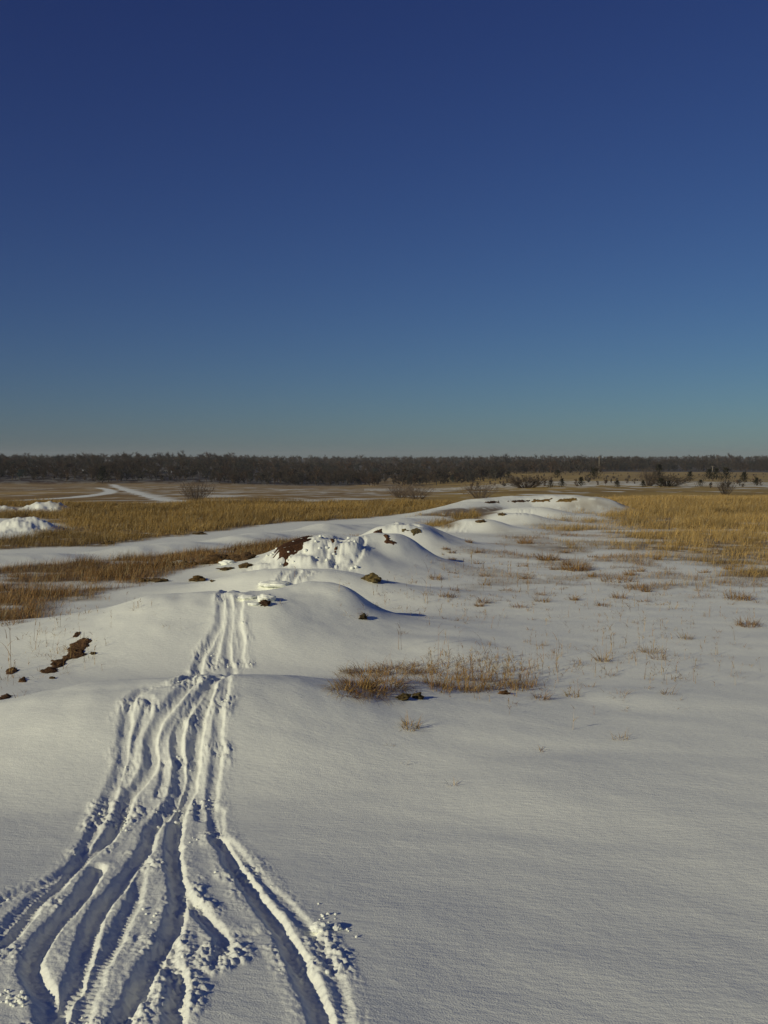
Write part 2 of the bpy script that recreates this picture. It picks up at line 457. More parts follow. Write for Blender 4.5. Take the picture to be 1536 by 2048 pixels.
# ---------------------------------------------------------------- materials
def new_mat(name):
    m = bpy.data.materials.new(name)
    m.use_nodes = True
    m.node_tree.nodes.clear()
    n = m.node_tree.nodes
    out = n.new("ShaderNodeOutputMaterial")
    p = n.new("ShaderNodeBsdfPrincipled")
    m.node_tree.links.new(p.outputs[0], out.inputs[0])
    p.inputs["Specular IOR Level"].default_value = 0.2
    return m, m.node_tree, p

def attr_mat(name, rough=0.8, spec=0.15, noise_scale=30.0, amount=0.25, trans=0.0):
    """colour from the mesh's own tint, broken up by noise"""
    m, t, p = new_mat(name)
    a = t.nodes.new("ShaderNodeAttribute"); a.attribute_name = "tint"
    g = t.nodes.new("ShaderNodeNewGeometry")
    nz = t.nodes.new("ShaderNodeTexNoise"); nz.inputs["Scale"].default_value = noise_scale; nz.inputs["Detail"].default_value = 4
    mp = t.nodes.new("ShaderNodeMapRange"); mp.inputs[1].default_value = .25; mp.inputs[2].default_value = .75
    mp.inputs[3].default_value = 1 - amount; mp.inputs[4].default_value = 1 + amount
    mx = t.nodes.new("ShaderNodeVectorMath"); mx.operation = 'SCALE'
    t.links.new(g.outputs["Position"], nz.inputs["Vector"])
    t.links.new(nz.outputs["Fac"], mp.inputs[0])
    t.links.new(a.outputs["Color"], mx.inputs[0]); t.links.new(mp.outputs[0], mx.inputs["Scale"])
    t.links.new(mx.outputs[0], p.inputs["Base Color"])
    p.inputs["Roughness"].default_value = rough
    p.inputs["Specular IOR Level"].default_value = spec
    return m, t, p

def snow_bump(t, p, strength=0.35):
    g = t.nodes.new("ShaderNodeNewGeometry")
    mp = t.nodes.new("ShaderNodeMapping"); mp.inputs["Scale"].default_value = (20, 46, 30); mp.inputs["Rotation"].default_value = (0, 0, 0.25)
    n1 = t.nodes.new("ShaderNodeTexNoise"); n1.inputs["Scale"].default_value = 1.0; n1.inputs["Detail"].default_value = 5
    n2 = t.nodes.new("ShaderNodeTexNoise"); n2.inputs["Scale"].default_value = 160.0; n2.inputs["Detail"].default_value = 3
    ad = t.nodes.new("ShaderNodeMath"); ad.operation = 'MULTIPLY_ADD'; ad.inputs[1].default_value = 0.6
    b = t.nodes.new("ShaderNodeBump"); b.inputs["Strength"].default_value = strength; b.inputs["Distance"].default_value = 0.012
    t.links.new(g.outputs["Position"], mp.inputs[0]); t.links.new(mp.outputs[0], n1.inputs["Vector"]); t.links.new(g.outputs["Position"], n2.inputs["Vector"])
    t.links.new(n2.outputs["Fac"], ad.inputs[0]); t.links.new(n1.outputs["Fac"], ad.inputs[2])
    t.links.new(ad.outputs[0], b.inputs["Height"]); t.links.new(b.outputs[0], p.inputs["Normal"])

SNOW = (0.86, 0.87, 0.80)
M_LAND, t_, p_ = attr_mat("snowy_land", 0.75, 0.25, 60, 0.05); snow_bump(t_, p_, 0.35)
M_SNOW, t_, p_ = new_mat("loose_snow"); p_.inputs["Base Color"].default_value = SNOW + (1,); p_.inputs["Roughness"].default_value = .75; snow_bump(t_, p_, 0.4)
M_GRASS, t_, p_ = attr_mat("dry_grass", 0.65, 0.2, 8, 0.25)
M_SOIL, t_, p_ = attr_mat("bare_soil", 0.95, 0.1, 25, 0.45)
nz = t_.nodes.new("ShaderNodeTexNoise"); nz.inputs["Scale"].default_value = 40; nz.inputs["Detail"].default_value = 6
bp = t_.nodes.new("ShaderNodeBump"); bp.inputs["Distance"].default_value = .03; bp.inputs["Strength"].default_value = .8
gg = t_.nodes.new("ShaderNodeNewGeometry"); t_.links.new(gg.outputs["Position"], nz.inputs["Vector"])
t_.links.new(nz.outputs["Fac"], bp.inputs["Height"]); t_.links.new(bp.outputs[0], p_.inputs["Normal"])
M_TWIG, t_, p_ = attr_mat("winter_twigs", 0.9, 0.05, 0.4, 0.35)
M_LEAF, t_, p_ = attr_mat("cedar_foliage", 0.8, 0.1, 3, 0.35)
M_WOOD, t_, p_ = attr_mat("weathered_wood", 0.9, 0.1, 6, 0.2)

# ---------------------------------------------------------------- mesh building
def mesh_obj(name, verts, faces4=None, faces3=None, mat=None, tint=None, parent=None, smooth=False, loc=None):
    verts = np.asarray(verts, np.float32)
    if loc is not None:
        verts = verts - np.asarray(loc, np.float32)
    f4 = np.zeros((0, 4), np.int32) if faces4 is None else np.asarray(faces4, np.int32).reshape(-1, 4)
    f3 = np.zeros((0, 3), np.int32) if faces3 is None else np.asarray(faces3, np.int32).reshape(-1, 3)
    me = bpy.data.meshes.new(name)
    me.vertices.add(len(verts)); me.vertices.foreach_set("co", verts.ravel())
    li = np.concatenate([f4.ravel(), f3.ravel()]).astype(np.int32)
    me.loops.add(len(li)); me.loops.foreach_set("vertex_index", li)
    st = np.concatenate([np.arange(len(f4)) * 4, len(f4) * 4 + np.arange(len(f3)) * 3]).astype(np.int32)
    me.polygons.add(len(st)); me.polygons.foreach_set("loop_start", st)
    if tint is not None:
        tint = np.asarray(tint, np.float32)
        if tint.ndim == 1:
            tint = np.tile(tint, (len(verts), 1))
        at_ = me.attributes.new("tint", 'FLOAT_COLOR', 'POINT')
        at_.data.foreach_set("color", np.hstack([tint[:, :3], np.ones((len(verts), 1), np.float32)]).ravel())
    me.update(calc_edges=True)
    if smooth:
        me.polygons.foreach_set("use_smooth", np.ones(len(st), bool))
    if mat:
        me.materials.append(mat)
    o = bpy.data.objects.new(name, me)
    scene.collection.objects.link(o)
    if loc is not None and parent is None:
        o.location = loc
    if parent is not None:
        o.parent = parent
    return o

def tag(o, label=None, cat=None, group=None, kind=None):
    if label: o["label"] = label
    if cat: o["category"] = cat
    if group: o["group"] = group
    if kind: o["kind"] = kind
    return o

def empty(name, loc):
    o = bpy.data.objects.new(name, None)
    scene.collection.objects.link(o)
    o.location = loc
    return o

class Mesh:
    def __init__(s): s.v = []; s.f4 = []; s.f3 = []; s.c = []; s.n = 0
    def add(s, v, f4=None, f3=None, c=(1, 1, 1)):
        v = np.asarray(v, float)
        c = np.asarray(c, float)
        if c.ndim == 1: c = np.tile(c, (len(v), 1))
        s.v.append(v); s.c.append(c)
        if f4 is not None and len(f4): s.f4.append(np.asarray(f4) + s.n)
        if f3 is not None and len(f3): s.f3.append(np.asarray(f3) + s.n)
        s.n += len(v)
    def build(s, name, mat, parent=None, smooth=False, loc=None):
        return mesh_obj(name, np.vstack(s.v), np.vstack(s.f4) if s.f4 else None, np.vstack(s.f3) if s.f3 else None, mat, np.vstack(s.c), parent, smooth, loc)

def blades(base, az, length, lean, curl, width, col, seg=3):
    """grass blades as tapering curved strips. arrays of N"""
    n = len(base)
    t = np.linspace(0, 1, seg + 1)
    th = lean[:, None] + curl[:, None] * t[None, :] ** 1.5
    ds = length[:, None] / seg
    hor = np.zeros((n, seg + 1)); ver = np.zeros((n, seg + 1))
    mid = 0.5 * (th[:, 1:] + th[:, :-1])
    hor[:, 1:] = np.cumsum(np.sin(mid) * ds, 1); ver[:, 1:] = np.cumsum(np.cos(mid) * ds, 1)
    cx, sx = np.cos(az)[:, None], np.sin(az)[:, None]
    ctr = np.stack([base[:, 0:1] + hor * cx, base[:, 1:2] + hor * sx, base[:, 2:3] + ver], 2)
    tw = az + math.pi / 2 + rng.uniform(-0.9, 0.9, n)
    wd = np.stack([np.cos(tw), np.sin(tw), np.zeros(n)], 1)[:, None, :]
    w = width[:, None, None] * (1 - t[None, :, None] * 0.9) * 0.5
    L = ctr - wd * w; R = ctr + wd * w
    v = np.stack([L, R], 2).reshape(n, -1, 3)
    k = 2 * (seg + 1)
    q = np.array([[2 * i, 2 * i + 1, 2 * i + 3, 2 * i + 2] for i in range(seg)])
    f = (q[None] + (np.arange(n) * k)[:, None, None]).reshape(-1, 4)
    c = np.repeat(col[:, None, :], k, 1).reshape(-1, 3)
    return v.reshape(-1, 3), f, c

STRAW = np.array([[.34, .22, .075], [.40, .27, .10], [.27, .155, .05], [.30, .215, .09], [.22, .13, .05]])
GOLD = np.array([[.29, .180, .050], [.34, .225, .070], [.22, .130, .036], [.29, .195, .07]])
RUST = np.array([[.22, .11, .035], [.27, .15, .05], [.16, .085, .03], [.31, .20, .08]])
def pick(pal, n, jit=0.15):
    i = rng.integers(0, len(pal), n)
    return pal[i] * (1 + rng.uniform(-jit, jit, (n, 1)))

# ---------------------------------------------------------------- the land: one sheet out to the horizon
def build_land():
    ang = np.radians(np.arange(-25, 25.001, 0.05))
    side = np.radians(np.concatenate([np.arange(25.5, 60, 0.75), np.arange(60, 180, 4.0)]))
    ang = np.concatenate([-side[::-1], ang, side])
    r = [0.35, 0.6, 0.9, 1.2, 1.45, 1.65, 1.8]
    while r[-1] < 60:
        q = r[-1]
        r.append(q + max(0.0035, min(0.0042 * q, 0.0011 * q * math.sqrt(q * q + EYE * EYE) / EYE)))
    while r[-1] < 700:
        r.append(r[-1] * 1.006)
    while r[-1] < 20000:
        r.append(r[-1] * 1.04)
    r = np.array(r)
    R, A = np.meshgrid(r, ang, indexing='ij')
    x = (R * np.sin(A)).ravel(); y = (R * np.cos(A)).ravel()
    z, tr, cm = full_z(x, y)
    d = np.hypot(x, y)
    col = np.tile(np.array(SNOW), (len(x), 1))
    c1, c2, c3, c4 = near_cover(x, y)
    n = fbm(x * 3, y * 3, 21, 3)
    litter = np.array([.15, .085, .028])
    cov = np.maximum.reduce([c1 * 0.95, c2 * 0.88, c3 * 0.90, c4 * 0.35]) * sstep(-0.45, 0.05, n + 0.25) * sstep(0.7, 1.05, seg_dist(x, y, smooth_line(RIBBON, 4))[0])
    fc = np.zeros(len(x)); k = np.where(d > 34)[0]
    fc[k] = far_cover(x[k], y[k])
    fcol = np.array([.32, .21, .075])
    nn = fbm(x * 0.07, y * 0.05, 23, 3)[:, None]
    cov = np.clip(cov, 0, 1)[:, None]; fc = fc[:, None]
    fl_ = sstep(-0.04, 0.06, x / np.maximum(y, 1))
    edge_ = 345 + 255 * fl_
    pxx = 768 + F * x / np.maximum(y, 1)
    clr = np.zeros(len(x), bool)
    for a_, b_ in ((150, 172), (330, 356), (294, 302), (380, 388)):
        clr |= (pxx > a_) & (pxx < b_)
    clr &= (d > 418) & (d < 466)
    leaf = sstep(edge_ - 25, edge_ + 5, d)[:, None]
    fcol = fcol * (1 - leaf) + np.array([.07, .052, .038]) * leaf
    gold_ = (sstep(0.0, 0.08, x / np.maximum(y, 1)) * (1 - leaf[:, 0]))[:, None]
    fcol = fcol * (1 - gold_) + np.array([.36, .24, .06]) * gold_
    farcol = fcol * (1 + 0.55 * nn) + np.array([0.0, 0.012, 0.006]) * nn
    col = col * (1 - cov) + litter * cov
    fc = np.where(clr[:, None], 0, fc)
    col = col * (1 - fc) + farcol * fc
    nr, na = len(r), len(ang)
    i = np.arange(nr - 1)[:, None] * na + np.arange(na - 1)[None]
    f = np.stack([i, i + 1, i + na + 1, i + na], 2)[..., ::-1].reshape(-1, 4)
    j = np.arange(nr - 1)[:, None] * na
    wrap = np.stack([j + na - 1, j, j + na, j + 2 * na - 1], 2)[..., ::-1].reshape(-1, 4)
    f = np.vstack([f, wrap])
    hub = len(x)
    v = np.vstack([np.stack([x, y, z], 1), [[0, 0, float(full_z(np.array([0.]), np.array([0.]))[0][0])]]])
    col = np.vstack([col, SNOW])
    tri = np.stack([np.full(na, hub), np.roll(np.arange(na), -1), np.arange(na)], 1)
    o = mesh_obj("snowy_ground", v, f, tri, M_LAND, col, smooth=True)
    tag(o, "snow covered ground with rollers, tyre tracks and straw fields to the horizon", "ground", kind="structure")
build_land()

# ---------------------------------------------------------------- fields of dry grass
def scatter(px_poly_world, n):
    a = np.array(px_poly_world)
    x = rng.uniform(a[:, 0].min(), a[:, 0].max(), n); y = rng.uniform(a[:, 1].min(), a[:, 1].max(), n)
    return x, y

def grass_field(name, label, poly, which, per_m2, hgt, pal, wid, ymax=60.0, xlim=(-24, 27)):
    a = np.array(poly)
    x0, x1 = max(a[:, 0].min(), xlim[0]), min(a[:, 0].max(), xlim[1])
    y0, y1 = a[:, 1].min() - 1, min(a[:, 1].max() + 1, ymax)
    n = int((x1 - x0) * (y1 - y0) * per_m2)
    x = rng.uniform(x0, x1, n); y = rng.uniform(y0, y1, n)
    keep = np.abs(x) < y * 0.47 + 1.5
    x, y = x[keep], y[keep]
    # blades stand in tussocks
    tj = 0.5 + 1.3 * noise(x * 1.7, y * 1.7, 301) + .4 * noise(x * 4, y * 4, 302)
    c = near_cover(x, y)[which]
    dr, _, _ = seg_dist(x, y, smooth_line(RIBBON, 4))
    mz = mound_z(x, y)
    ok = (rng.random(len(x)) < c * np.clip(tj, 0.30 if which == 1 else 0.05, 1)) & (dr > 0.9) & (mz < 0.13)
    x, y = x[ok], y[ok]
    n = len(x)
    z = smooth_z(x, y) - 0.02
    h = hgt * rng.uniform(0.45, 1.15, n) * (0.75 + 0.6 * fbm(x * 0.35, y * 0.35, 303, 2)) * (0.5 + 0.5 * near_cover(x, y)[which])
    big = (0.6 * fbm(x * 0.18, y * 0.25, 305, 2) + 0.5 * fbm(x * 0.9, y * 0.8, 307, 3))[:, None]
    col = pick(pal, n, .3) * (1 + 0.7 * big)
    pale = (rng.random((n, 1)) < .16)
    col = np.where(pale, np.array([.36, .29, .17]) * rng.uniform(.7, 1.1, (n, 1)), col)
    v, f, cc = blades(np.stack([x, y, z], 1), rng.normal(0.2, 1.3, n), h, np.abs(rng.normal(0.15, 0.36, n)), rng.uniform(0.1, 1.7, n),
                      wid * (0.7 + 0.6 * rng.random(n)) * np.clip(y / 25, .6, 1.6), cc_ if False else col, 2)
    o = mesh_obj(name, v, f, None, M_GRASS, cc)
    tag(o, label, "grass", kind="stuff")
    return n
counts = []
counts.append(grass_field("golden_grass", "golden prairie grass behind the long snow ridge left of the mounds", GOLD_LEFT, 0, 1500, 0.33, GOLD, 0.007))
counts.append(grass_field("rusty_grass", "patchy rust brown grass between snow ridge and the rollers", STRIP_LEFT + PATCH_LEFT, 1, 3000, 0.24, RUST, 0.008))
counts.append(grass_field("yellow_grass", "tall yellow prairie grass filling the field right of the mounds", GOLD_RIGHT, 2, 1100, 0.36, np.vstack([GOLD * 1.1, STRAW[:2] * 1.1, STRAW[3:4] * 1.1, STRAW[:2] * 1.1]), 0.0075, 75.0, (-24, 34)))
counts.append(grass_field("sparse_grass", "sparse low straw poking through the snow before the yellow field", SPARSE_RIGHT, 3, 1300, 0.16, RUST, 0.007))
print("blades", counts)

# ---------------------------------------------------------------- single tufts, clumps and stems
def place_many(pxs, pys):
    p = at(pxs, pys)
    p[:, 2] = full_z(p[:, 0], p[:, 1])[0]
    return p

def place(px, py):
    p = at([px], [py])[0]
    p[2] = float(full_z(np.array([p[0]]), np.array([p[1]]))[0][0])
    return p

def tuft_mesh(m, c, n, spread, hgt, pal, wid=0.005, lean=0.35, curl=1.2, flat=1.0):
    r = spread * np.sqrt(rng.random(n)); a = rng.uniform(0, 2 * math.pi, n)
    b = np.stack([c[0] + r * np.cos(a), c[1] + r * np.sin(a) * flat, np.zeros(n)], 1)
    b[:, 2] = full_z(b[:, 0], b[:, 1])[0] - 0.012
    az = a + rng.normal(0, 0.8, n)
    v, f, cc = blades(b, az, hgt * rng.uniform(0.45, 1.1, n), np.abs(rng.normal(lean, 0.3, n)), rng.uniform(0.2, 1, n) * curl,
                      np.full(n, wid) * (0.7 + 0.6 * rng.random(n)), pick(pal, n), 4)
    m.add(v, f, None, cc)

def reed_mesh(m, c, h, pal, leaves=4, wid=0.005, droop=2.6, tilt=0.1):
    """an upright stem whose leaves arch over and hang"""
    az = rng.uniform(0, 2 * math.pi)
    base = np.array([[c[0], c[1], c[2] - 0.02]])
    v, f, cc = blades(base, np.array([az]), np.array([h]), np.array([abs(rng.normal(0, tilt))]), np.array([rng.uniform(0.0, 0.35)]), np.array([wid]), pick(pal, 1), 4)
    m.add(v, f, None, cc)
    mids = v.reshape(5, 2, 3).mean(1)
    for k in range(leaves):
        t = rng.uniform(0.25, 0.95)
        q = t * 4; i = min(int(q), 3)
        p = mids[i] + (mids[i + 1] - mids[i]) * (q - i)
        v2, f2, c2 = blades(p[None], np.array([rng.uniform(0, 2 * math.pi)]), np.array([h * rng.uniform(0.3, 0.6)]), np.array([rng.uniform(0.3, 0.8)]),
                            np.array([rng.uniform(1.2, droop)]), np.array([wid * 1.2]), pick(pal, 1), 5)
        m.add(v2, f2, None, c2)

def lump(m, c, r, squash=0.6, seed=0, col=SNOW, sub=2, rough=0.35, sx=1.0, sy=1.0):
    """an irregular lump: a subdivided icosahedron pushed about by noise"""
    v, f = ICO[sub]
    q = v.copy()
    s = seed * 3.7
    nz_ = fbm(q[:, 0] * 1.3 + s, q[:, 1] * 1.3 + q[:, 2] * 1.1 - s, 401, 3) + 0.6 * noise(q[:, 2] * 2 + s, q[:, 0] * 2, 405)
    q = q * (1 + rough * nz_[:, None]) * np.array([r * sx, r * sy, r * squash]) + np.asarray(c)
    m.add(q, None, f, col)

def make_ico(sub):
    t = (1 + 5 ** .5) / 2
    v = [(-1, t, 0), (1, t, 0), (-1, -t, 0), (1, -t, 0), (0, -1, t), (0, 1, t), (0, -1, -t), (0, 1, -t), (t, 0, -1), (t, 0, 1), (-t, 0, -1), (-t, 0, 1)]
    f = [(0, 11, 5), (0, 5, 1), (0, 1, 7), (0, 7, 10), (0, 10, 11), (1, 5, 9), (5, 11, 4), (11, 10, 2), (10, 7, 6), (7, 1, 8), (3, 9, 4), (3, 4, 2), (3, 2, 6), (3, 6, 8), (3, 8, 9), (4, 9, 5), (2, 4, 11), (6, 2, 10), (8, 6, 7), (9, 8, 1)]
    v = [np.array(p) / np.linalg.norm(p) for p in v]
    for _ in range(sub):
        cache = {}; nf = []
        def mid(a, b):
            k = (min(a, b), max(a, b))
            if k not in cache:
                p = v[a] + v[b]; v.append(p / np.linalg.norm(p)); cache[k] = len(v) - 1
            return cache[k]
        for a, b, c in f:
            ab, bc, ca = mid(a, b), mid(b, c), mid(c, a)
            nf += [(a, ab, ca), (b, bc, ab), (c, ca, bc), (ab, bc, ca)]
        f = nf
    return np.array(v), np.array(f)
ICO = {k: make_ico(k) for k in (1, 2, 3)}

# the big matted clump beside the first roller
def grass_clump():
    c = place(755, 1365)
    m = Mesh()
    for (px, py, n, s, h) in [(690, 1385, 160, .09, .20), (730, 1385, 260, .13, .24), (770, 1372, 300, .14, .26), (735, 1350, 240, .15, .22), (790, 1345, 240, .16, .20),
                              (830, 1340, 160, .15, .18), (850, 1365, 60, .12, .17), (890, 1362, 50, .13, .17), (920, 1372, 40, .12, .15), (715, 1372, 200, .10, .18), (690, 1345, 60, .05, .14), (860, 1350, 90, .12, .17)]:
        p = place(px, py)
        tuft_mesh(m, p, int(n * 1.25), s * 1.1, h * 1.1, np.vstack([STRAW, RUST * 1.15, RUST * 1.15]), 0.0045, 0.9, 2.7)
    tag(m.build("grass_clump", M_GRASS, loc=c), "big low matted clump of bent rusty straw beside the first roller", "grass clump")
grass_clump()

def reed_bed():
    c = place(930, 1372)
    m = Mesh()
    pxs = rng.normal(955, 90, 260); pys = 1354 + rng.normal(0, 17, 260) + (pxs - 935) * 0.06
    for p in place_many(pxs[pxs > 855], pys[pxs > 855]):
        reed_mesh(m, p, rng.uniform(.07, .24), np.vstack([STRAW, RUST * 1.2]), rng.integers(3, 8), 0.0038, 3.0, .22)
    for px, py in [(880, 1380), (905, 1378), (930, 1382), (950, 1380), (870, 1370), (985, 1378), (1010, 1370), (1035, 1378), (1055, 1372), (965, 1362), (925, 1360)]:
        tuft_mesh(m, place(px, py), 80, .09, .15, np.vstack([STRAW, RUST * 1.15]), 0.0045, .5, 1.8)
    for px, py, h in [(876, 1330, .40), (915, 1330, .38), (955, 1335, .36), (970, 1330, .42), (896, 1335, .34), (1042, 1340, .26)]:
        reed_mesh(m, place(px, py), h, RUST, 2, 0.004, 1.5, .05)
    tag(m.build("reed_bed", M_GRASS, loc=c), "bed of thin upright dry stems with drooping leaves right of the big matted clump", "dry stems")
reed_bed()

TUFTS = [  # px, py, blades, spread m, height m, palette, label
    (820, 1456, 70, .06, .12, np.vstack([STRAW, [[.16, .15, .05]]]), "lone greenish spidery grass tuft on smooth snow below the matted clump"),
    (1082, 1398, 70, .06, .11, RUST, "orange brown grass tuft lying over at the lower end of the stem bed"),
    (1497, 1252, 140, .13, .17, RUST, "dark rounded brown tussock standing alone at the right edge of the snow"),
    (1372, 1278, 45, .07, .14, STRAW, "thin straw tuft with arched blades left of the rounded brown tussock"),
    (1300, 1306, 55, .08, .16, STRAW, "straw tuft with darker green base in the middle of the right snowfield"),
    (1205, 1322, 60, .06, .20, STRAW, "pale upright straw tuft with tall wisps, right of the stem bed"),
    (1318, 1318, 30, .06, .14, RUST, "sparse tuft with one tall dark stem in the right snowfield"),
    (1150, 1140, 110, .22, .22, RUST, "wide rust brown tussock in the snow before the yellow field"),
    (1095, 1120, 90, .20, .20, RUST, "low rust brown tussock behind the wide one, nearer the rollers"),
    (1235, 1162, 70, .25, .15, RUST, "flat spread of brown tuft in snow below the yellow field's ragged edge"),
    (1275, 1178, 60, .18, .12, RUST, "dark low brown tuft trailing to the left in open snow"),
    (1478, 1198, 70, .18, .14, RUST, "low wide brown tuft above the rounded tussock at the right edge"),
    (895, 1194, 40, .10, .10, RUST, "small brown tuft right of the second roller's end"),
    (872, 1158, 45, .12, .11, RUST, "small brown tuft beside a dark clod on the snow right of the third roller"),
    (1085, 1203, 35, .10, .10, STRAW, "small straw tuft alone in the middle of the snow plain"),
    (1050, 1087, 60, .18, .15, RUST, "brown tuft at the foot of the far rollers"),
    (1335, 1388, 35, .05, .12, STRAW, "straw tuft with one slanting dark stem at lower right of the snowfield"),
    (1240, 1478, 24, .05, .10, STRAW, "faint pale tuft flattened on the near snow to the right"),
    (20, 1248, 130, .16, .14, RUST, "brown grass patch at the left edge near the first roller"),
    (905, 1572, 8, .02, .09, STRAW, "tiny forked straw sprig alone on the near snow"),
    (780, 1492, 10, .02, .05, RUST, "tiny reddish leaf tuft below the greenish tuft"),
    (1082, 1502, 14, .03, .06, RUST, "tiny dark broken tuft on the snow, right of the greenish one"),
    (812, 1528, 6, .015, .05, STRAW, "tiny dark blade stub on the near snow below the reddish leaf tuft"),
    (1145, 1392, 40, .06, .12, STRAW, "pale ragged tuft at the right tail of the stem bed"),
    (725, 1232, 30, .05, .10, RUST, "dark small tuft with a clod on the end of the second roller"),
    (700, 1345, 30, .04, .12, RUST, "small tuft at upper left corner of the matted clump"),
]
for px, py, n, s, h, pal, lab in TUFTS:
    c = place(px, py)
    m = Mesh()
    w = 0.0045 * max(1, c[1] / 9)
    if py < 1215: n, h = int(n * 2.2), h * 1.25
    tuft_mesh(m, c, n, s, h, pal, w, 0.55, 1.6)
    tag(m.build("grass_tuft", M_GRASS, loc=c), lab, "grass tuft", "dry grass tufts in the snow")

# many alike: low brown tufts between the rollers and the yellow field
lt = rng.uniform(size=(34, 2))
for p in place_many(860 + 640 * lt[:, 0] ** 1.1, 1085 + 130 * lt[:, 1]):
    m = Mesh()
    tuft_mesh(m, p, rng.integers(40, 90), rng.uniform(.05, .11), rng.uniform(.08, .16), RUST, 0.0045 * max(1, p[1] / 9), .6, 1.6, .7)
    tag(m.build("low_tuft", M_GRASS, loc=p), "low rusty tuft, one of many alike dotted over the snow before the yellow field", "grass tuft", "low rusty tufts before the yellow field")

STEMS = [(797, 1300, .36, "tall single seed stem rising just behind the matted clump"), (1146, 1460, .18, "bent looped stem casting a long shadow on the near snow"),
         (1325, 1350, .36, "tall dark leaning stem in the right snowfield"), (1222, 1300, .36, "tall pale wispy stem beside the upright straw tuft"),
         (1112, 1335, .34, "tall pale stem at the right of the stem bed"), (1055, 1180, .50, "tall lone stem far out in the snow plain"),
         (942, 1128, .48, "slim stem standing at the foot of the big mound's smooth end"), (845, 1205, .46, "slim brown stem on the snow right of the second roller"),
         (1508, 1185, .4, "slim stem at the right edge before the yellow field"), (1470, 1370, .22, "short slanted stem low in the right snowfield"), (1248, 1290, .22, "short dark stem with a leaf above the upright straw tuft"),
         (18, 1345, .5, "tall thin stem at the left edge by the soil patches"), (72, 1300, .28, "curled stems above the soil patches on the left")]
for px, py, h, lab in STEMS:
    c = place(px, py)
    m = Mesh()
    for k in range(2 if h > .3 else 1):
        reed_mesh(m, c + np.array([rng.normal(0, .015), rng.normal(0, .015), 0]), h * (1 - .3 * k), STRAW, 3, 0.0042 * max(1, c[1] / 9), 1.6, .06)
    tag(m.build("dry_stem", M_GRASS, loc=c), lab, "dry stem", "single dry stems in the snow")

# fine wisps over the right snowfield: too many and too faint to count
def wisps():
    m = Mesh()
    pts = []
    for (cx, cy, sx, sy, n) in [(1230, 1300, 130, 45, 150), (1050, 1350, 90, 35, 70), (1150, 1200, 200, 40, 220), (1000, 1150, 90, 35, 140), (1400, 1180, 110, 30, 130), (930, 1220, 60, 25, 50),
                                (110, 1275, 55, 30, 40), (130, 1315, 40, 22, 40), (25, 1360, 20, 15, 20), (1350, 1340, 100, 35, 50), (150, 1215, 100, 20, 60), (800, 1195, 60, 20, 30)]:
        pts += [(rng.normal(cx, sx), rng.normal(cy, sy)) for _ in range(n)]
    pts = np.array([q for q in pts if -30 < q[0] < 1560 and q[1] > 1100])
    for p in place_many(pts[:, 0], pts[:, 1]):
        if p[1] > 24: continue
        if rng.random() < .45:
            reed_mesh(m, p, rng.uniform(.06, .22), np.vstack([STRAW, RUST]), rng.integers(1, 4), 0.0042 * max(1, p[1] / 10))
        else:
            tuft_mesh(m, p, rng.integers(4, 14), .04, rng.uniform(.05, .12), np.vstack([STRAW, RUST]), 0.0042 * max(1, p[1] / 10), .7, 1.8)
    tag(m.build("straw_wisps", M_GRASS), "fine straw wisps scattered over the snow on both sides of the track", "grass", kind="stuff")
wisps()

# ---------------------------------------------------------------- bare soil, clods and snow lumps
SOIL = np.array([.075, .042, .024])
def soil_patch(pts, label, thick=0.03, step=0.02, seed=0, tint=SOIL):
    q = at([p[0] for p in pts], [p[1] for p in pts])
    poly = [(a, b) for a, b, c in q]
    a = np.array(poly)
    step = max(step, (a.max(0) - a.min(0)).max() / 70)
    xs = np.arange(a[:, 0].min() - .1, a[:, 0].max() + .1, step); ys = np.arange(a[:, 1].min() - .1, a[:, 1].max() + .1, step)
    X, Y = np.meshgrid(xs, ys)
    x, y = X.ravel(), Y.ravel()
    d, _, _ = seg_dist(x, y, poly + [poly[0]])
    s = np.where(in_poly(x, y, poly), d, -d)
    rag = min(0.14, 0.32 * (a.max(0) - a.min(0)).min())
    s = s + rag * fbm(x * 7, y * 7, 500 + seed, 3)
    h = full_z(x, y)[0] + np.where(s > 0, thick * sstep(0, 0.05, s) * (0.7 + 0.9 * fbm(x * 9, y * 9, 520 + seed, 3)) + .005 + 0.022 * np.maximum(fbm(x * 16, y * 16, 560 + seed, 3), -.1) * min(1, 3 * step / .03), -0.05 + s * 0.3)
    nx = len(xs)
    keep = s.reshape(X.shape) > -step * 1.5
    i = (np.arange(len(ys) - 1)[:, None] * nx + np.arange(nx - 1)[None])
    ok = keep[:-1, :-1] & keep[1:, :-1] & keep[:-1, 1:] & keep[1:, 1:]
    i = i[ok]
    f = np.stack([i, i + 1, i + nx + 1, i + nx], 1)
    used = np.unique(f); re = np.full(len(x), -1); re[used] = np.arange(len(used))
    v = np.stack([x, y, h], 1)[used]
    col = tint * (1 + 0.5 * fbm(x * 5, y * 5, 540 + seed, 3)[:, None])
    o = mesh_obj("soil_patch", v, re[f], None, M_SOIL, col[used], smooth=True, loc=v.mean(0))
    return tag(o, label, "bare soil", "bare soil patches")

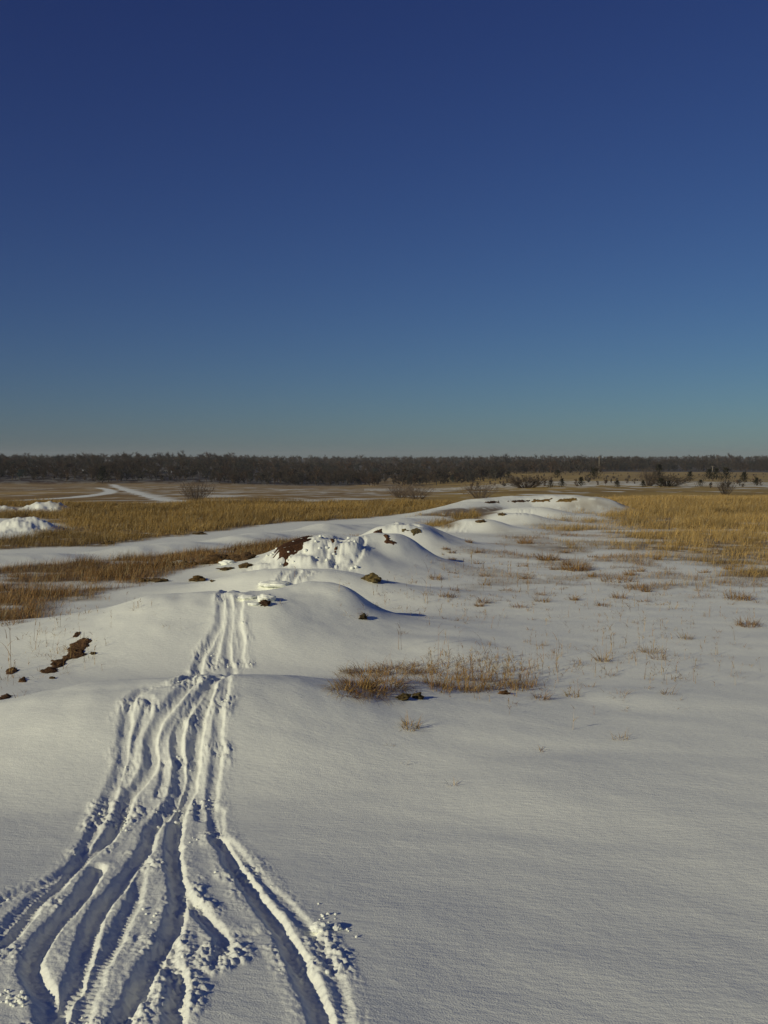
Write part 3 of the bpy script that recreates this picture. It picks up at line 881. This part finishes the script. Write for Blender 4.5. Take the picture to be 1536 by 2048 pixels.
soil_patch([(84, 1345), (100, 1328), (128, 1312), (140, 1290), (160, 1274), (183, 1274), (182, 1290), (165, 1310), (140, 1322), (120, 1336), (95, 1348)], "long dark brown soil patch slanting down the bank left of the first roller", .010, .012, 1, np.array([.10, .055, .028]))
soil_patch([(143, 1276), (152, 1264), (163, 1264), (155, 1274)], "small soil patch just above the long slanting one", .010, .01, 2, np.array([.10, .055, .028]))
soil_patch([(8, 1350), (18, 1338), (33, 1333), (34, 1342), (20, 1350)], "soil patch at the left edge below the thin stem", .010, .01, 3, np.array([.10, .055, .028]))
soil_patch([(38, 1364), (44, 1356), (53, 1356), (52, 1364)], "round little soil spot right of the left edge patch", .010, .01, 4, np.array([.10, .055, .028]))
soil_patch([(0, 1396), (10, 1390), (24, 1392), (12, 1398), (0, 1400)], "thin soil streak at the left edge on the first roller's crest", .010, .01, 5, np.array([.10, .055, .028]))
BROWN = np.array([.095, .045, .024])
soil_patch([(548, 1118), (552, 1103), (562, 1092), (580, 1082), (600, 1078), (624, 1079), (616, 1086), (604, 1096), (590, 1095), (580, 1106), (575, 1120), (562, 1130), (556, 1124)], "large red brown soil slope on the left shoulder of the big mound", .022, .02, 6, BROWN * .8)
soil_patch([(768, 1084), (770, 1072), (778, 1070), (780, 1080), (792, 1086), (788, 1090), (772, 1087)], "hook shaped red brown soil patch on the big mound's smooth right end", .03, .015, 7, BROWN)
soil_patch([(748, 1066), (752, 1060), (764, 1058), (768, 1064), (760, 1066)], "arched brown soil patch at the left of the mound behind", .03, .02, 8, BROWN)
OLIVE = np.array([.13, .10, .045])
soil_patch([(800, 1066), (806, 1058), (830, 1060), (846, 1058), (842, 1064), (834, 1070), (826, 1070), (820, 1063)], "olive brown soil edge on top of the mound behind the big mound", .03, .02, 9, OLIVE)
soil_patch([(660, 1079), (668, 1077), (670, 1083), (662, 1084)], "small dark soil spot in the churned snow at the top of the big mound", .03, .02, 10, BROWN)
soil_patch([(666, 1098), (674, 1088), (678, 1087), (672, 1098)], "small dark soil streak on the churned face of the big mound", .03, .02, 11, BROWN)
soil_patch([(1112, 1004), (1118, 998), (1140, 997), (1157, 996), (1155, 1001), (1140, 1004), (1120, 1004)], "golden brown bare soil at the right end of the far berm's top", .015, .03, 12, np.array([.20, .125, .04]))
soil_patch([(1060, 1004), (1068, 999), (1085, 999), (1105, 997), (1100, 1003), (1085, 1004)], "golden brown bare soil in the middle of the far berm's top", .015, .03, 13, np.array([.19, .115, .04]))
soil_patch([(1014, 1003), (1040, 1000.5), (1060, 1001), (1058, 1004), (1030, 1005)], "thin dark soil line along the far berm's crest", .03, .03, 14)
soil_patch([(970, 1005), (982, 1003), (998, 1003), (996, 1006), (975, 1007)], "short dark soil dashes at the left of the far berm's crest", .03, .03, 15)

def clod(px, py, r, label, squash=.6, sx=1.3, n=2, col=(.09, .06, .03), grassy=0):
    c = place(px, py)
    r = r * (0.68 if py < 1170 else 0.85)
    m = Mesh()
    for k in range(n):
        lump(m, (c[0] + rng.normal(0, r * .6) * (k > 0), c[1] + rng.normal(0, r * .3) * (k > 0), c[2] + r * squash * .35), r * (1 if k == 0 else rng.uniform(.4, .7)), squash, px + k, np.array(col) * rng.uniform(.8, 1.2), 3, .85, sx)
    o = m.build("soil_clod", M_SOIL, smooth=False, loc=c)
    if grassy:
        g = Mesh(); tuft_mesh(g, c, grassy, r * .9, r * 1.3, RUST, .005 * max(1, c[1] / 9), .6, 1.2)
        g.build("grass_blades", M_GRASS, o, loc=c)
    tag(o, label, "clod", "soil clods in the snow")
clod(748, 1162, .15, "largest olive brown earth clod, on the snow right of the third roller", .65, 1.1, 3, (.12, .09, .04), 30)
clod(530, 1209, .055, "small dark clod under a snow block on the second roller", .7, 1.1, 1, (.07, .04, .025))
clod(726, 1237, .05, "dark clod with grass at the right foot of the second roller", .8, 1.0, 2, (.06, .045, .025), 20)
clod(806, 1398, .045, "left one of two small clods in front of the matted clump", .7, 1.2, 1, (.10, .075, .035))
clod(835, 1396, .04, "right one of two small clods in front of the matted clump", .7, 1.2, 1, (.12, .09, .04))
clod(1008, 1388, .035, "small reddish clod under the stem bed's front edge", .6, 1.4, 1, (.12, .065, .03))
clod(395, 1161, .13, "brown angular clod lying in snow left of the third roller", .5, 1.5, 1, (.12, .075, .03))
clod(287, 1163, .10, "dark clod at the left end of the earth row behind the second roller", .5, 1.4, 1)
clod(318, 1163, .11, "dark clod beside the left end clod behind the second roller", .5, 1.4, 2)
clod(378, 1131, .15, "flat dark clod left of the broken earth bank", .5, 1.4, 1)
clod(436, 1126, .24, "broad broken earth bank with snow, left of the big mound", .6, 1.6, 3, (.10, .06, .03), 30)
clod(484, 1121, .20, "broken earth bank nearest the big mound's left foot", .6, 1.5, 3, (.09, .055, .03), 20)
clod(492, 1134, .10, "small clod at the left foot of the big mound", .7, 1.2, 1)
clod(455, 1139, .11, "flat clod in front of the broken earth bank", .4, 1.6, 1)
clod(425, 1163, .04, "tiny clod right of the angular one", .6, 1.2, 1)
clod(104, 1357, .02, "tiny clod by the round soil spot on the left bank", .7, 1.3, 1)
clod(186, 1308, .025, "tiny dark clod right of the long slanting soil patch", .7, 1.3, 1)
clod(1382, 1056, .1, "faint brown clod in the yellow field", .5, 1.5, 1)
clod(400, 1069, .12, "dark clod on the far edge of the long snow ridge", .5, 1.8, 1)
clod(217, 1088, .12, "dark clod at the left part of the long snow ridge", .5, 1.6, 1)
clod(962, 1044, .12, "dark clod at the left foot of the far rollers", .5, 1.5, 1)
clod(1004, 1030, .11, "dark clod left of the farthest roller", .6, 1.2, 1)

def snow_block(px, py, r, label, squash=.5, sx=1.5, dz=0.0):
    c = place(px, py)
    m = Mesh()
    lump(m, (c[0], c[1], c[2] + r * squash * .4 + dz), r, squash, px, SNOW, 3, .35, sx)
    tag(m.build("snow_block", M_SNOW, smooth=True, loc=c), label, "snow block", "snow blocks on the rollers")
snow_block(548, 1172, .12, "flat white snow slab on the crest of the second roller", .35, 1.7)
snow_block(532, 1200, .075, "round snow block above the small dark clod", .6, 1.2)
snow_block(494, 1197, .06, "snow block right beside the tracks on the second roller's top", .4, 1.5)
snow_block(508, 1209, .04, "small snow lump below the block beside the tracks", .4, 1.5)
snow_block(360, 1127, .08, "white snow lump among the earth clods left of the big mound", .5, 1.4)
snow_block(455, 1128, .09, "white snow lump lying on the broken earth bank", .6, 1.4)
snow_block(640, 1862, .03, "small snow lump thrown out right of the outer tyre track", .7, 1.2)
snow_block(672, 1858, .02, "smallest snow crumb lying apart right of the outer track", .7, 1.2)

def crumbs():
    """crumbled snow beside and in the tyre tracks and on the churned face"""
    m = Mesh()
    P = []
    for k, (hw, dp, pts) in enumerate(TRACKS):
        a = np.array(pts)
        L = np.hypot(*np.diff(a, axis=0).T).sum()
        if a[:, 1].max() > 12: continue
        n = int(L * 8)
        for _ in range(n):
            i = rng.integers(0, len(a) - 1); t = rng.random()
            q = a[i] + (a[i + 1] - a[i]) * t + rng.normal(0, hw * 1.5, 2)
            if noise(q[0] * 2.2, q[1] * 2.2, 73) < (0.16 if q[1] < 4.6 else 0.02): continue
            P.append((q[0], q[1], min(.016, .004 * math.exp(rng.normal(0, .55))) * max(1, q[1] / 9)))
    for px, py, n in [(650, 1832, 6), (668, 1845, 5), (700, 1862, 3), (300, 1830, 6), (30, 2000, 30), (250, 1650, 12)]:
        for q in at(px + rng.normal(0, 16, n), py + rng.normal(0, 9, n)):
            P.append((q[0], q[1], rng.uniform(.003, .008)))
    for _ in range(30):
        P.append((rng.uniform(-2.0, -.4), rng.uniform(15.4, 17.0), rng.uniform(.015, .035)))
    P = np.array(P)
    z = full_z(P[:, 0], P[:, 1])[0]
    for k, (p, h) in enumerate(zip(P, z)):
        lump(m, (p[0], p[1], h + p[2] * .35), p[2], .8, k, SNOW, 1, .5)
    tag(m.build("snow_crumbs", M_SNOW, smooth=False), "loose crumbs of snow thrown up along the tyre tracks", "snow", kind="stuff")
crumbs()

# ---------------------------------------------------------------- woods, bushes, pole
def strip(m, p0, p1, w0, w1, col):
    p0, p1 = np.asarray(p0, float), np.asarray(p1, float)
    d = p1 - p0
    a = rng.uniform(0, math.pi)
    s = np.cross(d, [math.cos(a), math.sin(a), 0.3]); s /= np.linalg.norm(s) + 1e-9
    s2 = np.cross(d, s); s2 /= np.linalg.norm(s2) + 1e-9
    tri = [s, -.5 * s + .87 * s2, -.5 * s - .87 * s2]
    v = [p0 + t * w0 * .5 for t in tri] + [p1 + t * w1 * .5 for t in tri]
    m.add(v, [[0, 1, 4, 3], [1, 2, 5, 4], [2, 0, 3, 5]], None, col)

TW = np.array([[.075, .058, .045], [.06, .046, .04], [.09, .068, .05], [.05, .042, .038]])
def bare_tree(h, crown_w, twigs, tw, tone=1.0):
    """trunk mesh and crown mesh of a leafless tree, base at the origin"""
    tr, cr = Mesh(), Mesh()
    lean = rng.normal(0, .05, 2)
    top = np.array([lean[0] * h, lean[1] * h, h * .8])
    strip(tr, (0, 0, 0), top * .5, h * .035, h * .022, TW[0] * tone)
    strip(tr, top * .5, top, h * .022, h * .008, TW[0] * tone)
    for k in range(9):
        t = rng.uniform(.04, .95); b = top * t
        a = rng.uniform(0, 2 * math.pi); L = crown_w * rng.uniform(.5, 1.0) * (1.15 - .5 * t)
        e = b + np.array([math.cos(a) * L * .8, math.sin(a) * L * .8, L * rng.uniform(.5, 1.7)])
        e[2] = min(e[2], h * 1.02)
        strip(cr, b, e, tw * 2, tw, TW[rng.integers(4)] * tone)
        for _ in range(twigs):
            u = rng.uniform(.2, 1); p = b + (e - b) * u
            q = p + rng.normal(0, 1, 3) * np.array([.45, .45, .35]) * crown_w * .5 + np.array([0, 0, crown_w * .35])
            strip(cr, p, q, tw, tw * .4, TW[rng.integers(4)] * tone)
    return tr, cr

def wood_template(*a):
    t, c = bare_tree(*a)
    v = np.vstack(t.v + c.v); cc = np.vstack(t.c + c.c)
    f = []
    off = 0
    for m in (t, c):
        f.append(np.vstack(m.f4) + off); off += m.n
    return v, np.vstack(f), cc

def woods(name, label, px0, px1, d0, d1, n, h, skip=(), tw=.10, twigs=9, tone=1.0, under=0):
    tm = [wood_template(1.0, .30, twigs, tw / h, 1.0) for _ in range(10)]
    V, Fc, Cc = [], [], []
    off = 0
    for k in range(n):
        d = d0 + (d1 - d0) * rng.random()
        px = rng.uniform(px0, px1)
        u = (px - 768) / F
        x, y = d * u, d
        z = float(base_z(np.array([x]), np.array([y]))[0])
        s = h * rng.uniform(.6, 1.05) * (1 + .42 * noise(np.array([x * .03 * 350 / d]), np.array([y * .01]), 601)[0]) * (1.22 if rng.random() < .05 else 1)
        if any(a < px < b for a, b in skip):
            s = min(s, .66 * h)
        if under and k % under == 0:
            s *= .45
        v, f, c = tm[rng.integers(10)]
        a = rng.uniform(0, 2 * math.pi)
        w = rng.uniform(1.2, 2.4)
        q = np.stack([(v[:, 0] * math.cos(a) - v[:, 1] * math.sin(a)) * s * w + x, (v[:, 0] * math.sin(a) + v[:, 1] * math.cos(a)) * s * w + y, v[:, 2] * s + z - .1], 1)
        V.append(q); Fc.append(f + off); off += len(q)
        Cc.append(c * tone * rng.uniform(.88, 1.12) * (1 + np.array([.12, 0, -.08]) * rng.normal()))
    o = mesh_obj(name, np.vstack(V), np.vstack(Fc), None, M_TWIG, np.vstack(Cc))
    tag(o, label, "woods", kind="stuff")

woods("leafless_woods", "dense leafless brown woods along the far edge of the left field", -700, 1010, 332, 410, 1300, 5.2, [(140, 180), (322, 362), (286, 310), (376, 392)], .06, 24, 1.0, 4)
woods("hillside_woods", "taller leafless woods on the slope behind the left field edge", -800, 1200, 470, 640, 1400, 6.0, [], .075, 22, 1.1, 0)
woods("valley_woods", "dark woods band in the valley behind the right hand fields", 960, 2300, 600, 760, 1400, 7.6, [], .10, 20, .9, 3)
woods("distant_woods", "farther woods rising behind the nearer wood edge up to the skyline", -900, 2400, 800, 1250, 2600, 8.0, [], .16, 12, 1.1, 0)
woods("ridge_woods", "thin far woods lining the horizon ridge", -900, 2400, 1500, 2400, 2800, 5.0, [], .3, 7, 1.4, 0)

woods("low_brush", "low grey brown brush dotted over the snowy valley on the right", 940, 1900, 125, 420, 260, 1.05, [], .03, 14, 1.6, 0)

def cedar(px, py, h, label, name="cedar_bush", w=.45):
    c = place(px, py)
    root = empty(name, c)
    tag(root, label, "evergreen bush", "dark evergreens beyond the fields")
    t = Mesh(); strip(t, c - np.array([0, 0, .1]), c + np.array([0, 0, h * .7]), h * .06, h * .02, TW[1])
    t.build("trunk", M_TWIG, root, loc=c)
    m = Mesh(); n = 420
    u = rng.random(n) ** .8
    r = h * w * (1 - u * .85) * np.sqrt(rng.random(n)) * (1 + .4 * rng.normal(size=n))
    a = rng.uniform(0, 2 * math.pi, n)
    b = np.stack([c[0] + r * np.cos(a), c[1] + r * np.sin(a), c[2] + h * (.04 + .9 * u)], 1)
    pal = np.array([[.030, .034, .020], [.040, .036, .022], [.025, .028, .018], [.05, .036, .024]])
    v, f, cc = blades(b, a, h * rng.uniform(.12, .22, n), rng.uniform(.4, 1.4, n), rng.uniform(-.4, .8, n), np.full(n, h * .06), pick(pal, n, .3), 2)
    m.add(v, f, None, cc)
    m.build("crown", M_LEAF, root, loc=c)
for px, py, h, w, lab in [
    (1188, 960, 3.0, .9, "broad dark evergreen at the foot of the golden hill, below the pole"), (1016, 958, 2.6, .7, "dark evergreen left of the snow strip on the right"),
    (1101, 976, .9, .8, "low dark evergreen left in the row before the snow strip"), (1124, 975, 1.1, .6, "slightly taller evergreen next to the low left one of the row"),
    (1162, 973, 1.3, .5, "upright dark evergreen in the middle of the snow strip"), (1235, 975, .9, .5, "small dark evergreen alone in front of the snow strip's right end"),
    (1286, 975, .9, .5, "little evergreen left of the tall grey thicket"), (1317, 957, 4.2, .45, "tallest dark evergreen standing against the golden hill"),
    (1321, 975, 1.2, .9, "wide low evergreen below the tallest one"), (1338, 975, .9, .7, "round low evergreen right of the wide low one"),
    (1380, 962, 2.2, .5, "mid sized dark evergreen right of the tallest one"), (1418, 961, 2.8, .7, "left evergreen of the dark reddish group on the right"),
    (1432, 960, 3.0, .6, "middle evergreen of the dark reddish group on the right"), (1452, 961, 3.2, .7, "right evergreen of the dark reddish group, beside the bare shrub"),
    (1488, 966, 2.2, .5, "evergreen near the right edge below the woods"), (1513, 972, 1.3, .6, "small evergreen at the right edge of the fields"),
    (1401, 974, 1.0, .9, "wide low evergreen left of the big bare shrub"), (204, 967, 5.5, .45, "dark evergreen at the woods' foot where the left field path turns"),
    (1115, 957, 2.4, .8, "dark evergreen between the broad one and the left end of the snow strip")]:
    cedar(px, py, h, lab, w=w)

def bare_shrub(px, py, h, w, label, n=110, name="bare_shrub", tone=2.6, tw=.015):
    c = place(px, py)
    m = Mesh()
    for k in range(n):
        a = rng.uniform(0, 2 * math.pi); rr = w * math.sqrt(rng.random())
        b = c + np.array([math.cos(a) * rr * .25, math.sin(a) * rr * .25, -.05])
        e = c + np.array([math.cos(a) * rr, math.sin(a) * rr, h * rng.uniform(.5, 1.0) * (1 - .3 * rr / w)])
        strip(m, b, e, tw, tw * .5, TW[rng.integers(4)] * tone)
        for _ in range(3):
            p = b + (e - b) * rng.uniform(.4, 1)
            strip(m, p, p + np.array([rng.normal(0, .2) * w, rng.normal(0, .2) * w, h * rng.uniform(.05, .3)]), tw * .7, tw * .3, TW[rng.integers(4)] * tone)
    tag(m.build(name, M_TWIG, loc=c), label, "bare shrub")
bare_shrub(392, 1004, 1.1, .9, "leafless round shrub standing at the edge of the snowy left field")
bare_shrub(832, 998, .9, 1.2, "low leafless thicket behind the golden grass left of the far berm")
bare_shrub(960, 996, 1.1, 1.4, "grey leafless thicket just behind the far berm's left end")
bare_shrub(800, 996, .9, .9, "small leafless shrub left of the low thicket")
bare_shrub(1450, 990, 1.5, .9, "dark vase shaped bare shrub in the yellow field near the right edge", 90, tone=1.3)
bare_shrub(1297, 972, 3.0, 2.0, "tall grey leafless thicket left of the tallest evergreen", 110, tone=2.0, tw=.035)
bare_shrub(1052, 976, 1.8, 3.0, "wide grey thicket left of the row of small evergreens", 80, tone=1.3, tw=.06)
bare_shrub(1335, 973, 2.0, 4.0, "wide grey brush around the low evergreens", 90, tone=1.2, tw=.07)

def pole(px, py, h, label):
    c = place(px, py)
    root = empty("utility_pole", c)
    tag(root, label, "utility pole")
    def cyl(m, a, b, r0, r1, n=10):
        a, b = np.asarray(a, float), np.asarray(b, float)
        d = (b - a) / np.linalg.norm(b - a)
        s = np.cross(d, [.3, .9, .1]); s /= np.linalg.norm(s); t = np.cross(d, s)
        an = np.arange(n) * 2 * math.pi / n
        ring = np.cos(an)[:, None] * s + np.sin(an)[:, None] * t
        v = np.vstack([a + ring * r0, b + ring * r1, [b + d * r1 * .4]])
        m.add(v, [[i, (i + 1) % n, n + (i + 1) % n, n + i] for i in range(n)], [[n + i, n + (i + 1) % n, 2 * n] for i in range(n)], (.30, .26, .21))
    m = Mesh(); cyl(m, c - [0, 0, .3], c + np.array([0, 0, h]), .17, .11); m.build("pole_shaft", M_WOOD, root, smooth=True, loc=c)
    m = Mesh(); cyl(m, c + np.array([-.9, -.16, h * .93]), c + np.array([.9, -.16, h * .93]), .07, .07); m.build("crossarm", M_WOOD, root, loc=c)
    for s in (-.8, -.3, .3, .8):
        m = Mesh(); cyl(m, c + np.array([s, -.16, h * .93 + .07]), c + np.array([s, -.16, h * .93 + .25]), .05, .04, 8); m.build("insulator", M_WOOD, root, loc=c)
pole(1198, 946, 8.4, "pale utility pole rising above the woods on the right")
pole(1425, 946, 3.6, "short pale pole at the woods' foot near the right edge")

# ---------------------------------------------------------------- the air over the valley
def haze():
    x0, x1, y0, y1, z0, z1 = -3500, 3500, -60, 5200, -75, 30
    v = [(x, y, z) for z in (z0, z1) for y in (y0, y1) for x in (x0, x1)]
    f = [(0, 2, 3, 1), (4, 5, 7, 6), (0, 1, 5, 4), (2, 6, 7, 3), (0, 4, 6, 2), (1, 3, 7, 5)]
    m = bpy.data.materials.new("haze"); m.use_nodes = True
    n = m.node_tree.nodes; n.clear()
    out = n.new("ShaderNodeOutputMaterial"); p = n.new("ShaderNodeVolumePrincipled")
    p.inputs["Color"].default_value = (.78, .82, .88, 1); p.inputs["Density"].default_value = 0.00016; p.inputs["Anisotropy"].default_value = 0.0
    m.node_tree.links.new(p.outputs[0], out.inputs["Volume"])
    tag(mesh_obj("haze", v, f, None, m), "thin winter haze over the far woods", "haze", kind="stuff")
haze()
